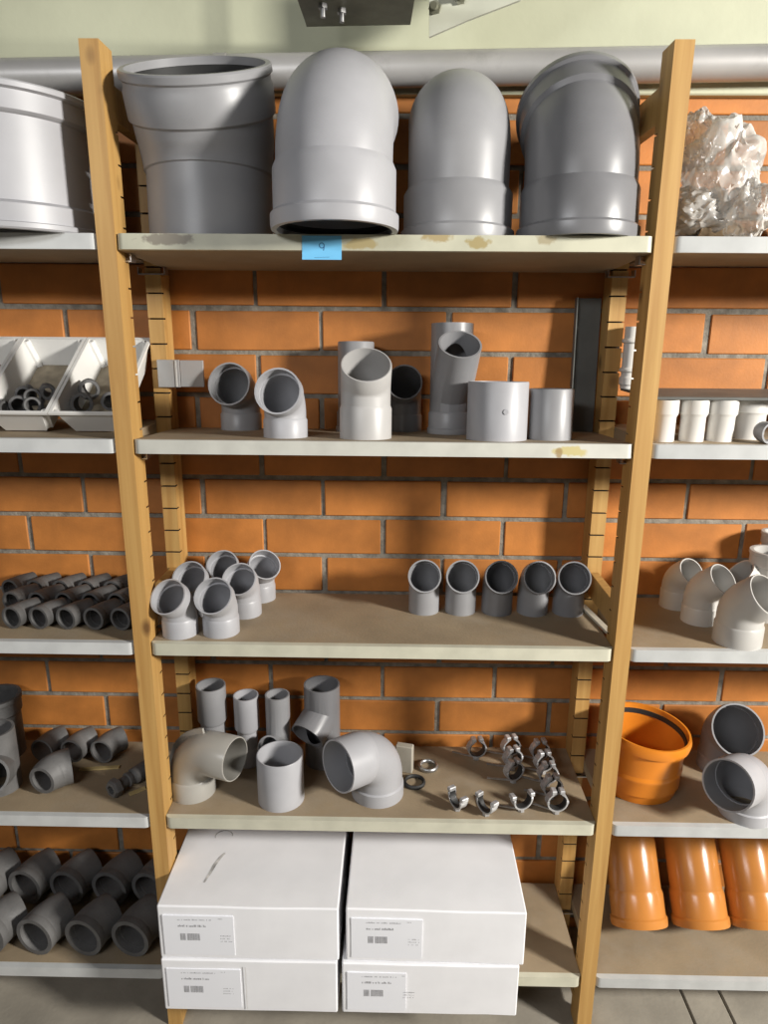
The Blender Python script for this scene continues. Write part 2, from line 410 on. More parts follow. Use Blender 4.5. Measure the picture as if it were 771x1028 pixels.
# brick wall: mortar backing and single bricks
BL, BH, JT = 0.3021, 0.1015, 0.0115
Z0 = 1.719 + DZ                     # a bed joint
WT = 2.172 + DZ                     # top of the brickwork
wall = struct(box('wall_back', -3, 3, WALL + 0.006, WALL + 0.12, 0, WT, MORTAR))
def brick_mesh(L, H):
    bm = box_bm(-L / 2, L / 2, 0, 0.05, -H / 2, H / 2, 0.0022)
    me = bpy.data.meshes.new('brick'); bmesh.ops.recalc_face_normals(bm, faces=bm.faces); bm.to_mesh(me); bm.free(); me.materials.append(BRICK); return me
full = brick_mesh(BL - JT, BH - JT)
k = -5
while True:
    zt = Z0 - k * BH; zb = zt - BH
    if zb < -0.09: break
    off = -0.002 + (0.0 if k % 2 else 0.5) * BL
    hh = min(zt, WT + JT / 2) - max(zb, -JT / 2)
    if hh > 0.03:
        me = full if hh > BH - 0.002 else brick_mesh(BL - JT, hh - JT)
        zc = (min(zt, WT + JT / 2) + max(zb, -JT / 2)) / 2
        for i in range(-7, 7):
            o = bpy.data.objects.new('brick', me); link(o, wall)
            rr = random.Random(k * 31 + i)
            o.location = (off + (i + 0.5) * BL + rr.uniform(-.002, .002), WALL + rr.uniform(0, .0025), zc + rr.uniform(-.001, .001))
            o.rotation_euler = (0, rr.uniform(-.003, .003), 0)
    k += 1
# painted band above the bricks
struct(box('wall_upper', -3, 3, WALL - 0.004, WALL + 0.12, WT, 2.95, GREEN, bev=0.004))
struct(box('trim_1', -3, 3, WALL - 0.022, WALL + 0.02, WT - 0.010, WT + 0.020, GREEN, bev=0.003))

# ceiling duct running along the wall
pa = aty(0, 77, 0.264); pb = aty(771, 63, 0.264)
def rod_mesh(name, A, B, r, m, parent=None, N=16, ext=0.0):
    A = Vector(A); B = Vector(B); d = (B - A).normalized(); A = A - d * ext; B = B + d * ext
    L = (B - A).length; V, Fc = tube_geo(path_pts([('s', L)]), [(0, r), (L, r)], None, N)
    q = Vector((0, 0, 1)).rotation_difference(d).to_matrix().to_4x4(); q.translation = A
    o = mesh(name, V, Fc, m, parent, 40); o.data.transform(q); return o
duct = thing('duct_pipe', 'long silver painted pipe running horizontally above the brick wall', 'pipe')
dd = (pb - pa).normalized()
rod_mesh('body', pa, pb, 0.0335, DUCT, duct, 32, 1.2)
for tt in (-0.9, 0.47, 2.35):
    c = pa + dd * tt; rod_mesh('clamp_ring', c - dd * 0.013, c + dd * 0.013, 0.0355, DUCT, duct, 32)
    A = bmobj('hanger', box_bm(c.x - .012, c.x + .012, c.y + 0.02, WALL, c.z - .006, c.z + .006), DUCT, duct)

# steel plates hanging from above at the top of the view
hp = thing('steel_hanger', 'dark steel ceiling plate with hex nuts above the grey bends', 'bracket', (0, 0, 0))
zp = aty(350, 27, 0.20).z
A_ = atz(308, 27, zp); B_ = atz(412, 25, zp); C_ = Vector((B_.x + 0.02, -0.22, zp)); D_ = Vector((A_.x - 0.008, -0.22, zp))
V = [A_, B_, C_, D_]; V = V + [v + Vector((0, 0, 0.012)) for v in V]
mesh('plate', V, [(3, 2, 1, 0), (4, 5, 6, 7), (0, 1, 5, 4), (1, 2, 6, 5), (2, 3, 7, 6), (3, 0, 4, 7)], DARKP, hp)
def nut(parent, c, r=0.009, m=STEEL, d=Vector((0, 0, -1))):
    rod_mesh('nut', c, c + d * 0.008, r, m, parent, 6); rod_mesh('bolt', c + d * 0.006, c + d * 0.022, r * 0.55, m, parent, 10)
for u, v in ((324, 4), (343, 9)): nut(hp, atz(u, v, zp))
for q in (A_ + Vector((0.03, -0.02, 0)), B_ + Vector((-0.03, -0.02, 0)), C_ + Vector((-0.03, 0.03, 0)), D_ + Vector((0.03, 0.03, 0))): rod_mesh('hanger_rod', q + Vector((0, 0, 0.011)), (q.x, q.y, 2.95), 0.006, STEEL, hp, 10)
gp = thing('gusset_plate', 'pale galvanised triangular gusset plate with two dark bolts near ceiling', 'bracket')
gy = 0.12
tri = [aty(431, -60, gy), aty(431, 37, gy), aty(470, 20, gy), aty(522, 0, gy), aty(600, -60, gy)]
V = tri + [v + Vector((0, 0.008, 0)) for v in tri]; n_ = len(tri)
mesh('plate', V, [tuple(range(n_)), tuple(range(2 * n_ - 1, n_ - 1, -1))] + [(i, i + n_, (i + 1) % n_ + n_, (i + 1) % n_) for i in range(n_)], mat('pale_plate', (0.50, 0.51, 0.42), 0.5, 0.06, 10), gp)
rod_mesh('stay_rod', tri[0].lerp(tri[4], 0.3) + Vector((0, 0.006, -0.01)), Vector((tri[0].x + 0.05, WALL - 0.004, tri[0].z - 0.01)), 0.006, STEEL, gp, 10)
for u, v in ((437, 8), (462, -2)):
    c = aty(u, v, gy); nut(gp, c, 0.012, DARKP, Vector((-.2, -1, -.15)).normalized())

# ================================================================== uprights and shelves
KP = 0.0553
def post_mesh(notch_back):
    """one post, front face at y=0, kerfs sawn in the face that looks at its partner"""
    top = (2.162 if notch_back else 2.118) + DZ; d = 0.014; kh = 0.0036
    ks = []
    z = ZS[2] - T - 0.015
    while z > 0.1: z -= KP
    while z < top - 0.12: ks.append(z); z += KP
    yk = PD if notch_back else 0.0; sg = -1 if notch_back else 1
    ya = 0.0 if notch_back else PD
    lv = [(0.0, yk)]
    for z in ks: lv += [(z, yk), (z, yk + sg * d), (z + kh, yk + sg * d), (z + kh, yk)]
    lv.append((top, yk))
    bm = bmesh.new()
    def q(*p): bm.faces.new([bm.verts.new(v) for v in p])
    h = PW / 2
    for (z0, y0), (z1_, y1) in zip(lv, lv[1:]):
        q((-h, y0, z0), (h, y0, z0), (h, y1, z1_), (-h, y1, z1_))          # kerfed face
        if z1_ > z0:
            for x in (-h, h): q((x, ya, z0), (x, y0, z0), (x, y1, z1_), (x, ya, z1_))
    q((-h, ya, 0), (h, ya, 0), (h, ya, top), (-h, ya, top))
    q((-h, ya, top), (h, ya, top), (h, yk, top), (-h, yk, top)); q((-h, ya, 0), (h, ya, 0), (h, yk, 0), (-h, yk, 0))
    bmesh.ops.remove_doubles(bm, verts=bm.verts, dist=1e-6)
    bmesh.ops.recalc_face_normals(bm, faces=bm.faces)
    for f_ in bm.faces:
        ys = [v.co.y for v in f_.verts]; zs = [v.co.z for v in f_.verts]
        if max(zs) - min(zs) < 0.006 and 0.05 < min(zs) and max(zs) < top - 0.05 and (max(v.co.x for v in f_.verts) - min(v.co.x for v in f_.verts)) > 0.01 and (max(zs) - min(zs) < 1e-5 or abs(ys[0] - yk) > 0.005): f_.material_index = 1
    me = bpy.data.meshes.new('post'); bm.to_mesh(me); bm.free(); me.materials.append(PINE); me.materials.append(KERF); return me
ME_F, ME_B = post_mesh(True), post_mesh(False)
BACKY = 0.25
def clip_mesh():
    bm = box_bm(-0.030, 0.030, -0.014, 0.012, -0.0012, 0.0012)
    for s in (-1, 1): box_bm(s * 0.029 - 0.001, s * 0.029 + 0.001, -0.014, 0.012, -0.001, 0.0145, bm=bm)
    me = bpy.data.meshes.new('shelf_clip'); bmesh.ops.recalc_face_normals(bm, faces=bm.faces); bm.to_mesh(me); bm.free(); me.materials.append(STEEL); return me
ME_C = clip_mesh()
def upright(x, label):
    t = thing('shelf_upright', label, 'shelf post', (x, 0, 0), group='pine ladder uprights of the shelving')
    a = bpy.data.objects.new('front_post', ME_F); link(a, t)
    b = bpy.data.objects.new('back_post', ME_B); link(b, t); b.location = (0, BACKY, 0)
    sx = 1 if x < 0 else -1
    for z0, z1 in ((2.048 + DZ, 2.112 + DZ), (ZS[3] + 0.028, ZS[3] + 0.086), (0.03, 0.09)):
        box('rail', -0.011, 0.011, PD, BACKY, z0, z1, PINE, t, 0.0015)
    for S in range(1, 6):
        for y in (PD - 0.006, BACKY + 0.004):
            c = bpy.data.objects.new('shelf_clip', ME_C); link(c, a if y < 0.1 else b); c.location = (0, y if y < 0.1 else y - BACKY, ZS[S] - T - 0.0150 - (SLOPE.get(S, 0) * y if abs(x) < 1 else 0))
    return t
XU = 0.5 + PW / 2
upright(-XU, 'notched pine upright left of the white boxes and the bend group')
upright(XU, 'notched pine upright right of the white boxes and metal clips')
upright(-XU - 1.0 - PW, 'notched pine upright at the far left end of the left bay')
upright(XU + 1.0 + PW, 'notched pine upright at the far right end of the right bay')

CREAM = edge_mat('edge_cream', (0.56, 0.545, 0.435), [])
CREAM1 = edge_mat('edge_cream_worn', (0.53, 0.52, 0.40), [(-0.40, -0.010, 0.055, (0.20, 0.17, 0.13)), (0.175, -0.013, 0.022, (0.34, 0.26, 0.10)), (0.10, -0.004, 0.03, (0.36, 0.27, 0.12)), (-0.04, -0.016, 0.035, (0.45, 0.36, 0.17)), (0.30, -0.006, 0.02, (0.33, 0.28, 0.17))])
CREAM2 = edge_mat('edge_white_chipped', (0.56, 0.555, 0.50), [(0.375, -0.015, 0.034, (0.50, 0.42, 0.16)), (0.352, -0.018, 0.008, (0.30, 0.2, 0.08))])
PALE = edge_mat('edge_pale', (0.53, 0.54, 0.535), [])
SHN = ['top', 'second', 'third', 'fourth', 'bottom']
def shelf(S, xc, em, label):
    t = thing('shelf_board', label, 'shelf', (xc, 0, ZS[S]), Matrix.Rotation(-math.atan(SLOPE[S]), 3, 'X') if (S in SLOPE and xc == 0) else None, group='shelves of the shelving')
    h = 0.4995
    box('board', -h, h, 0.014, 0.305, -T, 0, BOARD, t, 0.0008)
    # front edge band with rounded corners
    c = 0.014; pts = [(-h, 0.014)]
    for k in range(7): a = PI + k * PI / 12; pts.append((-h + c + math.cos(a) * c, c + math.sin(a) * c))
    for k in range(7): a = 1.5 * PI + k * PI / 12; pts.append((h - c + math.cos(a) * c, c + math.sin(a) * c))
    n = len(pts)
    V = [(x, y, -T) for x, y in pts] + [(x, y, 0.0) for x, y in pts]
    bm = bmesh.new(); vs = [bm.verts.new(v) for v in V]
    bm.faces.new(vs[:n][::-1]); bm.faces.new(vs[n:])
    for i in range(n): bm.faces.new((vs[i], vs[(i + 1) % n], vs[(i + 1) % n + n], vs[i + n]))
    bmobj('edge_band', bm, em, t, 40)
    return t
for S in range(1, 6):
    shelf(S, 0, {1: CREAM1, 2: CREAM2}.get(S, CREAM), ['brown shelf with worn cream edge under the huge grey bends', 'shelf with chipped white edge under the two grey couplings', 'shelf with cream edge under the five grey bends in a row', 'brown dusty shelf with cream edge holding the metal clips', 'bottom shelf carrying the four white cardboard boxes'][S - 1])
    shelf(S, -1.0 - PW, PALE, ['pale edged shelf under the wide grey pipe at far left', 'pale edged shelf under the white plastic bins', 'pale edged shelf under the rows of small charcoal elbows', 'pale edged shelf left of the warm grey elbow, with slate fittings', 'pale edged bottom shelf under the large charcoal pipe elbows'][S - 1])
    shelf(S, 1.0 + PW, PALE, ['pale edged shelf under the plastic wrapped parcel', 'pale edged shelf under the row of white reducers', 'pale edged shelf under the off-white bends at right', 'pale edged shelf under the orange collar', 'pale edged bottom shelf under the terracotta pipes'][S - 1])

# ================================================================== top shelf, centre
z1 = ZS[1]
# wide adaptor leaning its socket to the camera
pt = aty(211, 237, 0.145); pt.z = z1
before = set(tops())
ta = thing('pipe_adaptor', 'wide grey pipe adaptor with flared open socket, beside the left upright', 'pipe fitting', (pt.x + 0.010, 0.122, z1), rotz(-92), 'giant grey fittings on the top shelf')
P = path_pts([('s', 0.125), ('a', 0.2, 27), ('s', 0.098)]); Lp = P[-1][0]; r = 0.121
mesh('body', *tube_geo(P, [(0, r), (0.125, r), (0.130, r * 1.03), (0.138, r * 1.03), (0.20, r * 1.085), (0.232, r * 1.10)], r - 0.007, 48), GREY, ta, 28)
so = mesh('socket', *tube_geo(P, [(0.231, r * 1.10), (0.236, r * 1.145), (0.246, r * 1.15), (Lp - 0.034, r * 1.15), (Lp - 0.028, r * 1.125), (Lp - 0.018, r * 1.125), (Lp - 0.014, r * 1.16), (Lp - 0.003, r * 1.16), (Lp, r * 1.14)], r * 1.065, 48), GREY, ta, 28)
mesh('seal_ring', *tube_geo(P, [(Lp - 0.03, r * 1.066), (Lp - 0.014, r * 1.066)], r * 1.03, 48), RUBBER, so, 40)
x2 = aty(336, 232, -0.03).x
fitting('large_bend', 'light grey giant pipe bend overhanging the shelf behind the blue note', (x2, -0.028, z1), rotz(85), [('s', 0.116), ('a', 0.105, 85), ('s', 0.02)], 0.104, LGREY, 0.006, (0.115, 1.06), None, True, 'giant grey fittings on the top shelf', N=48)
x3 = aty(467, 236, 0.12).x
fitting('large_bend', 'giant grey pipe bend between the light bend and the glossy one', (x3 - 0.0165, 0.120, z1), rotz(90), [('s', 0.166), ('a', 0.072, 85), ('s', 0.006)], 0.0995, GREY, 0.006, (0.105, 1.08), None, True, 'giant grey fittings on the top shelf', N=48)
x4 = aty(585, 236, 0.12).x
fitting('large_bend', 'glossy dark grey giant bend with collar on top, beside right upright', (0.3770, 0.088, z1), rotz(88), [('s', 0.125), ('a', 0.11, 40), ('s', 0.085)], 0.1065, MGREY, 0.006, (0.105, 1.055), (0.07, 1.065), True, 'giant grey fittings on the top shelf', N=48)
settle(1, [o for o in tops() if o not in before])
# left bay
c, r = Vector((aty(-2, 100, 0.12).x, 0.12, z1)), 0.188
xl = aty(94, 160, 0.10).x - 0.188
fitting('pipe_coupling', 'very wide grey pipe coupling at top left, cut by the photo edge', (xl, 0.105, z1), rotz(0), [('s', 0.240)], 0.178, LGREY, 0.008, (0.05, 1.05), (0.05, 1.05), False, 'giant grey fittings on the top shelf', N=56)
# blue sticky note on the top shelf edge
A = aty(303, 236.5, -0.002); B = aty(343, 261, -0.002)
nx0, nx1, nz0, nz1 = A.x, B.x, B.z, A.z
nt_ = thing('sticky_note', 'small blue paper note stuck on the cream shelf edge', 'note', ((nx0 + nx1) / 2, -0.0012, nz1))
hw = (nx1 - nx0) / 2; hh = nz1 - nz0
V = []; Fc = []
for j in range(6):
    zz = -hh * j / 5; yy = -0.0000 - 0.004 * max(0, (j - 2) / 3) ** 2
    for x in (-hw, hw): V += [(x, yy, zz), (x, yy - 0.0006, zz)]
for j in range(5):
    b = j * 4; Fc += [(b + 1, b + 5, b + 7, b + 3), (b, b + 2, b + 6, b + 4), (b, b + 4, b + 5, b + 1), (b + 2, b + 3, b + 7, b + 6)]
Fc += [(0, 1, 3, 2), (20, 22, 23, 21)]
mesh('paper', V, Fc, BLUE, nt_)
# handwritten mark (a small 9) and a faint line
def stroke(name, pts, wd, m, parent, y=-0.0012):
    V = []; Fc = []
    for i, (x, z) in enumerate(pts):
        a = Vector(pts[max(0, i - 1)]); b = Vector(pts[min(len(pts) - 1, i + 1)]); d = (b - a).normalized(); n = Vector((-d.y, d.x)) * wd / 2
        yy = y if not callable(y) else y(z)
        V += [(x + n.x, yy, z + n.y), (x - n.x, yy, z - n.y)]
    for i in range(len(pts) - 1): Fc.append((2 * i, 2 * i + 1, 2 * i + 3, 2 * i + 2))
    return mesh(name, V, Fc, m, parent)
yn = lambda z: -0.0009 - 0.004 * max(0, (-z / hh * 5 - 2) / 3) ** 2
stroke('written_mark', [(0.0045 * math.cos(t), -0.017 + 0.0045 * math.sin(t)) for t in [k * PI / 8 for k in range(17)]] + [(0.0042, -0.02), (0.003, -0.026)], 0.0016, INKB, nt_, yn)
stroke('written_mark', [(-0.014, -0.0385), (0.0, -0.038), (0.014, -0.0375)], 0.0006, INKB, nt_, yn)
# right bay: plastic wrapped parcel with brown fitting
def lump(name, c, R, m, parent, seed, sub=5, amp=0.35, freq=14, smooth=50):
    bm = bmesh.new(); bmesh.ops.create_icosphere(bm, subdivisions=5, radius=1.0)
    for v in bm.verts:
        n = v.co.normalized()
        q = n + 0.25 * noise.noise_vector(n * 2.0 + Vector((seed, seed, 0)))
        fold = 1 - abs(noise.noise(q * 3.2 + Vector((0, seed, 0)))) * 2
        fine = 1 - abs(noise.noise(q * 8.5 + Vector((seed, 0, seed)))) * 2
        d = 1 + amp * noise.noise(n * 1.7 + Vector((seed, 0, 0))) + 0.16 * fold + 0.07 * fine
        v.co = Vector((n.x * R[0] * d, n.y * R[1] * d, max(n.z * R[2] * d, -R[2] * 0.95)))
    return bmobj(name, bm, m, parent, smooth, loc=c)
bg = thing('plastic_parcel', 'crumpled clear plastic bag wrapped around fittings beside right upright', 'plastic bag', (0.66, 0.12, z1))
def loc_in(t, P): return Vector(P) - t.matrix_world.translation
def bagpt(u, v, y): return loc_in(bg, aty(u, v, y))
lump('bag_film', bagpt(722, 176, 0.14), (0.070, 0.06, 0.085), FILM, bg, 3.1, 4, 0.32, 16)
lump('bag_film', bagpt(702, 143, 0.18), (0.034, 0.035, 0.05), FILM, bg, 8.3, 3, 0.4, 12)
lump('bag_film', bagpt(750, 214, 0.09), (0.034, 0.05, 0.05), FILM, bg, 5.7, 3, 0.4, 12)
lump('bag_film', bagpt(700, 215, 0.13), (0.062, 0.05, 0.045), FILM, bg, 9.1, 4, 0.35, 14)
fitting('wrapped_fitting', 'brown fitting showing through the clear plastic bag', (bg.location.x + 0.005, 0.16, z1 + 0.075), lying(40, 20), [('s', 0.03), ('a', 0.04, 60), ('s', 0.03)], 0.034, BROWN, 0.004)
fitting('wrapped_fitting', 'small tan tube lying under the clear plastic bag', (bg.location.x - 0.055, 0.10, z1 + 0.024), lying(-60), [('s', 0.13)], 0.022, BROWN, 0.003)
fitting('brown_tube', 'dark brown tube end at the right edge of the top shelf', (0.855, 0.2, z1 + 0.031), lying(-20), [('s', 0.10)], 0.03, mat('dark_brown', (0.12, 0.06, 0.035), 0.5), 0.003)

# ================================================================== second shelf, centre
before = set(tops())
G2 = 'grey fittings on the second shelf'
def bend_at(name, label, u, v, wpx, S, az, th, h1, rb, l2, m, sock=(0.04, 1.06), group=None, tilt=0, tilt_az=0, wall=0.0035, sock1=None, cat='pipe fitting', z=None, dy=0):
    c, R = base(u, v, wpx, S, z); r = R / sock[1] / 1.0 if sock else R
    c.y += dy
    return fitting(name, label, c, rotz(az, tilt, tilt_az), [('s', h1), ('a', rb, th), ('s', l2)], r, m, wall, sock, sock1, False, group, cat, 30, bead=False)
bend_at('pipe_bend', 'leftmost grey pipe bend on second shelf, mouth facing out', 244, 432, 40, 2, -98, 76, 0.050, 0.05, 0.036, GREY, group=G2, sock1=(0.03, 1.09))
bend_at('pipe_bend', 'lavender grey pipe bend standing in front of the leftmost bend', 287, 440.5, 44, 2, -94, 74, 0.045, 0.045, 0.034, LGREY, group=G2, sock1=(0.03, 1.09))
bend_at('pipe_bend', 'tall pale grey bend with wide mouth looking up, front of second shelf', 367, 442, 52, 2, -86, 42, 0.085, 0.06, 0.035, PALEG, sock=(0.068, 1.05), group=G2)
bend_at('pipe_bend', 'shadowed grey bend with round mouth between pale bend and tall branch', 405, 433, 36, 2, -90, 76, 0.062, 0.045, 0.036, MGREY, group=G2)
c = aty(357, 425, 0.235); fitting('pipe_socket', 'grey straight pipe with socket foot hidden behind the pale bend', (c.x, 0.25, ZS[2]), rotz(0), [('s', 0.203)], 0.0415, GREY, 0.0035, (0.05, 1.07), None, False, G2)
c = aty(452, 425, 0.215); tee('pipe_branch', 'tall grey branch pipe behind the wide coupling, mouth up front', (c.x, 0.222, ZS[2]), rotz(-84), 0.047, 0.243, 0.082, 0.148, 40, GREY, group=G2, bot_sock=(0.05, 1.06))
def straight(name, label, u, v, wpx, S, h, m, group, ring=None, y=None):
    c, R = base(u, v, wpx, S)
    return fitting(name, label, c, rotz(0), [('s', h)], R, m, 0.0035, None, None, False, group, 'pipe coupling', 36)
t = straight('pipe_coupling', 'wide lavender grey coupling at the front of second shelf', 498, 443.6, 60, 2, 0.119, LGREY, G2)
mesh('moulded_dot', *tube_geo(path_pts([('s', 0.002)]), [(0, 0.0055), (0.0012, 0.005)], None, 14), LGREY, t).matrix_local = Matrix.Translation((0.008, -0.0633, 0.06)) @ Matrix.Rotation(rad(90), 4, 'X')
straight('pipe_coupling', 'narrower grey coupling right of the wide coupling', 551, 442.6, 44, 2, 0.105, GREY, G2)
# dark strip leaning in the right corner
A = aty(597, 292, 0.285); Bq = aty(588, 432, 0.285)
gs = thing('grey_strip', 'dark grey folded sheet strip standing against wall by right upright', 'metal strip', (0.466, 0.287, ZS[2]))
box('web', -0.030, 0.030, 0, 0.003, 0, 0.306, SHEETG, gs, 0.0005)
box('flange', -0.030, -0.027, -0.016, 0, 0, 0.306, SHEETG, gs, 0.0005)
settle(2, [o for o in tops() if o not in before])
# translucent label holder on the left rear post
lh = thing('label_holder', 'clear grey plastic holder fixed to left rear post beside bins', 'plastic holder', (aty(182, 375, 0.245).x, 0.243, aty(182, 375, 0.245).z))
CLEAR = nt('clear_grey_plastic')[0]
b_ = CLEAR.node_tree.nodes['Principled BSDF']; b_.inputs['Base Color'].default_value = (0.42, 0.42, 0.42, 1); b_.inputs['Alpha'].default_value = 0.72; b_.inputs['Roughness'].default_value = 0.25
box('sleeve', -0.053, -0.002, -0.004, 0.004, -0.031, 0.031, CLEAR, lh, 0.001)
box('sleeve', -0.001, 0.052, -0.002, 0.006, -0.030, 0.030, CLEAR, lh, 0.001)
box('clip', -0.012, -0.008, -0.006, 0.0, -0.03, 0.03, OFFW, lh, 0.0005)

# left bay bins, tilted to the front with charcoal elbows
def make_bin(label):
    t = thing('storage_bin', label, 'bin', group='white bins on the second shelf')
    W_, L_, H_, th = 0.140, 0.262, 0.062, 0.003; tp = 0.016
    def ring(w, l0, l1, z): return [(-w, l0, z), (w, l0, z), (w, l1, z), (-w, l1, z)]
    V = ring(W_ / 2 - tp, tp, L_ - tp, 0) + ring(W_ / 2, 0, L_, H_) + ring(W_ / 2 - th, th, L_ - th, H_) + ring(W_ / 2 - tp - th, tp + th, L_ - tp - th, th)
    Fc = [(3, 2, 1, 0)]
    for a in (0, 4, 8):
        for k in range(4): j = (k + 1) % 4; Fc.append((a + k, a + j, a + 4 + j, a + 4 + k))
    Fc.append((12, 13, 14, 15))
    bm = bmesh.new(); vs = [bm.verts.new(v) for v in V]
    for f_ in Fc: bm.faces.new([vs[i] for i in f_])
    bmesh.ops.bevel(bm, geom=[e for e in bm.edges if abs(e.verts[0].co.z - e.verts[1].co.z) > 0.03], offset=0.010, segments=3, affect='EDGES')
    bmobj('tray', bm, BIN, t, 40)
    V = ring(W_ / 2 + 0.004, -0.004, L_ + 0.004, H_ - 0.002) + ring(W_ / 2 - th, th, L_ - th, H_ - 0.002)
    V += [(x, y, H_ + 0.003) for x, y, z in V]
    Fc = []
    for k in range(4):
        j = (k + 1) % 4
        Fc += [(k, j, 8 + j, 8 + k), (8 + k, 8 + j, 12 + j, 12 + k), (12 + k, 12 + j, 4 + j, 4 + k), (4 + k, 4 + j, j, k)]
    bm = bmesh.new(); vs = [bm.verts.new(v) for v in V]
    for f_ in Fc: bm.faces.new([vs[i] for i in f_])
    bmobj('rim', bm, BIN, t, 40)
    box('dirty_liner', -W_ / 2 + tp + 0.004, W_ / 2 - tp - 0.004, tp + 0.03, L_ - tp - 0.004, th, th + 0.001, BINFLOOR, t)
    return t
bx2 = (aty(38, 418, 0.03).x + aty(61, 338, 0.24).x) / 2
TILT = 33
MB_ = Matrix.Rotation(rad(TILT), 3, 'X')
bins = []
for i, (x, lb) in enumerate(((-0.909, 'white plastic bin at the far left edge of second shelf'), (-0.760, 'white plastic bin holding several charcoal elbows, fully in view'), (-0.6105, 'white plastic bin partly hidden behind the left upright'))):
    b = make_bin(lb); b.matrix_world = Matrix.Translation((x, 0.078, ZS[2] - 0.006)) @ MB_.to_4x4(); bins.append(b)
def small_elbow(i, px, py, pz, yaw, roll, label, r=0.0145):
    b = bins[i].matrix_world
    c = b @ Vector((px, py, pz + 0.009))
    return fitting('small_elbow', label, c, lying(yaw, roll), [('s', 0.010), ('a', 0.016, 50), ('s', 0.007)], r * 1.08, CHAR, 0.0055, None, None, False, 'charcoal elbows in the bins', 'pipe elbow', 18)
small_elbow(1, -0.018, 0.088, 0.030, 10, -20, 'charcoal elbow in middle bin, topmost with its mouth showing', 0.0165)
small_elbow(1, -0.012, 0.048, 0.034, 15, 0, 'charcoal elbow in middle bin, lower one with its mouth showing', 0.018)
small_elbow(1, 0.016, 0.085, 0.026, 160, 200, 'charcoal elbow in middle bin, its back turned, upper', 0.0165)
small_elbow(1, 0.024, 0.052, 0.030, 170, 200, 'charcoal elbow in middle bin, its shiny back turned, lower', 0.0165)
small_elbow(1, 0.042, 0.082, 0.040, 40, -40, 'charcoal elbow in middle bin against the right side')
small_elbow(1, -0.040, 0.042, 0.030, 80, 180, 'charcoal elbow in middle bin in the left front corner')
small_elbow(2, -0.026, 0.100, 0.034, 35, -20, 'larger charcoal elbow in bin by the upright, upper one', 0.020)
small_elbow(2, -0.026, 0.050, 0.036, 35, 0, 'larger charcoal elbow in bin by the upright, lower one', 0.021)
small_elbow(2, 0.030, 0.062, 0.034, 20, 0, 'charcoal elbow in bin hidden behind the upright', 0.018)
small_elbow(0, 0.034, 0.055, 0.034, 20, 0, 'charcoal elbow in the leftmost bin, near its right side', 0.018)
small_elbow(0, 0.028, 0.095, 0.030, 40, 20, 'charcoal elbow in the leftmost bin, further back', 0.016)

# right bay: white reducers under a grey sheet with a white pipe on it
G2R = 'white reducers under the grey sheet'
for i, (u, lb) in enumerate(((664, 'white reducer beside right upright, first in its row'), (693, 'white reducer second from the right upright'), (721, 'white reducer third from the right upright'), (755, 'white reducer fourth from the right upright, widest'))):
    wd = (26, 27, 29, 37)[i]
    c, R = base(u, 444, wd, 2); r = R / 1.14
    if i == 3: c.y += 0.03
    t = thing('white_reducer', lb, 'pipe reducer', c, None, G2R)
    P = path_pts([('s', 0.084)])
    mesh('body', *tube_geo(P, [(0, r), (0.049, r), (0.056, r * 1.14)], r - 0.003, 26), WHITE, t, 35)
    mesh('socket', *tube_geo(P, [(0.056, r * 1.14), (0.084, r * 1.14)], r * 1.14 - 0.003, 26), WHITE, t, 35)
sheet_z = ZS[2] + 0.084
sh = box('grey_sheet', -0.376, 0.36, 0, 0.212, 0, 0.006, SHEETG, None, 0.001, loc=(0.915, 0.035, sheet_z + 0.0006)); tag(sh, 'dark grey flat sheet lying on top of the white reducers', 'sheet')
wp_ = thing('white_pipe', 'slim white pipe with collars standing behind the right upright', 'pipe', (0.5475, 0.226, sheet_z + 0.0068))
P = path_pts([('s', 0.135)])
mesh('body', *tube_geo(P, [(0, 0.016), (0.135, 0.016)], 0.0135, 24), WHITE, wp_, 35)
for zc in (0.035, 0.098): mesh('collar', *tube_geo(P, [(zc, 0.0161), (zc + 0.004, 0.0205), (zc + 0.008, 0.0205), (zc + 0.012, 0.0161)], 0.0155, 24), WHITE, wp_, 35)
mesh('collar', *tube_geo(P, [(0.006, 0.0161), (0.01, 0.019), (0.024, 0.019), (0.028, 0.0161)], 0.0155, 24), WHITE, wp_, 35)
c, R = base(768, 446, 20, 2); fitting('grey_elbow', 'small grey square-ended elbow in front of the white reducers', (c.x, 0.018, ZS[2] + 0.022), lying(15), [('s', 0.012), ('a', 0.016, 45), ('s', 0.004)], 0.021, GREY, 0.004, (0.010, 1.04), None, False, None, 'pipe elbow', 20, bead=False)

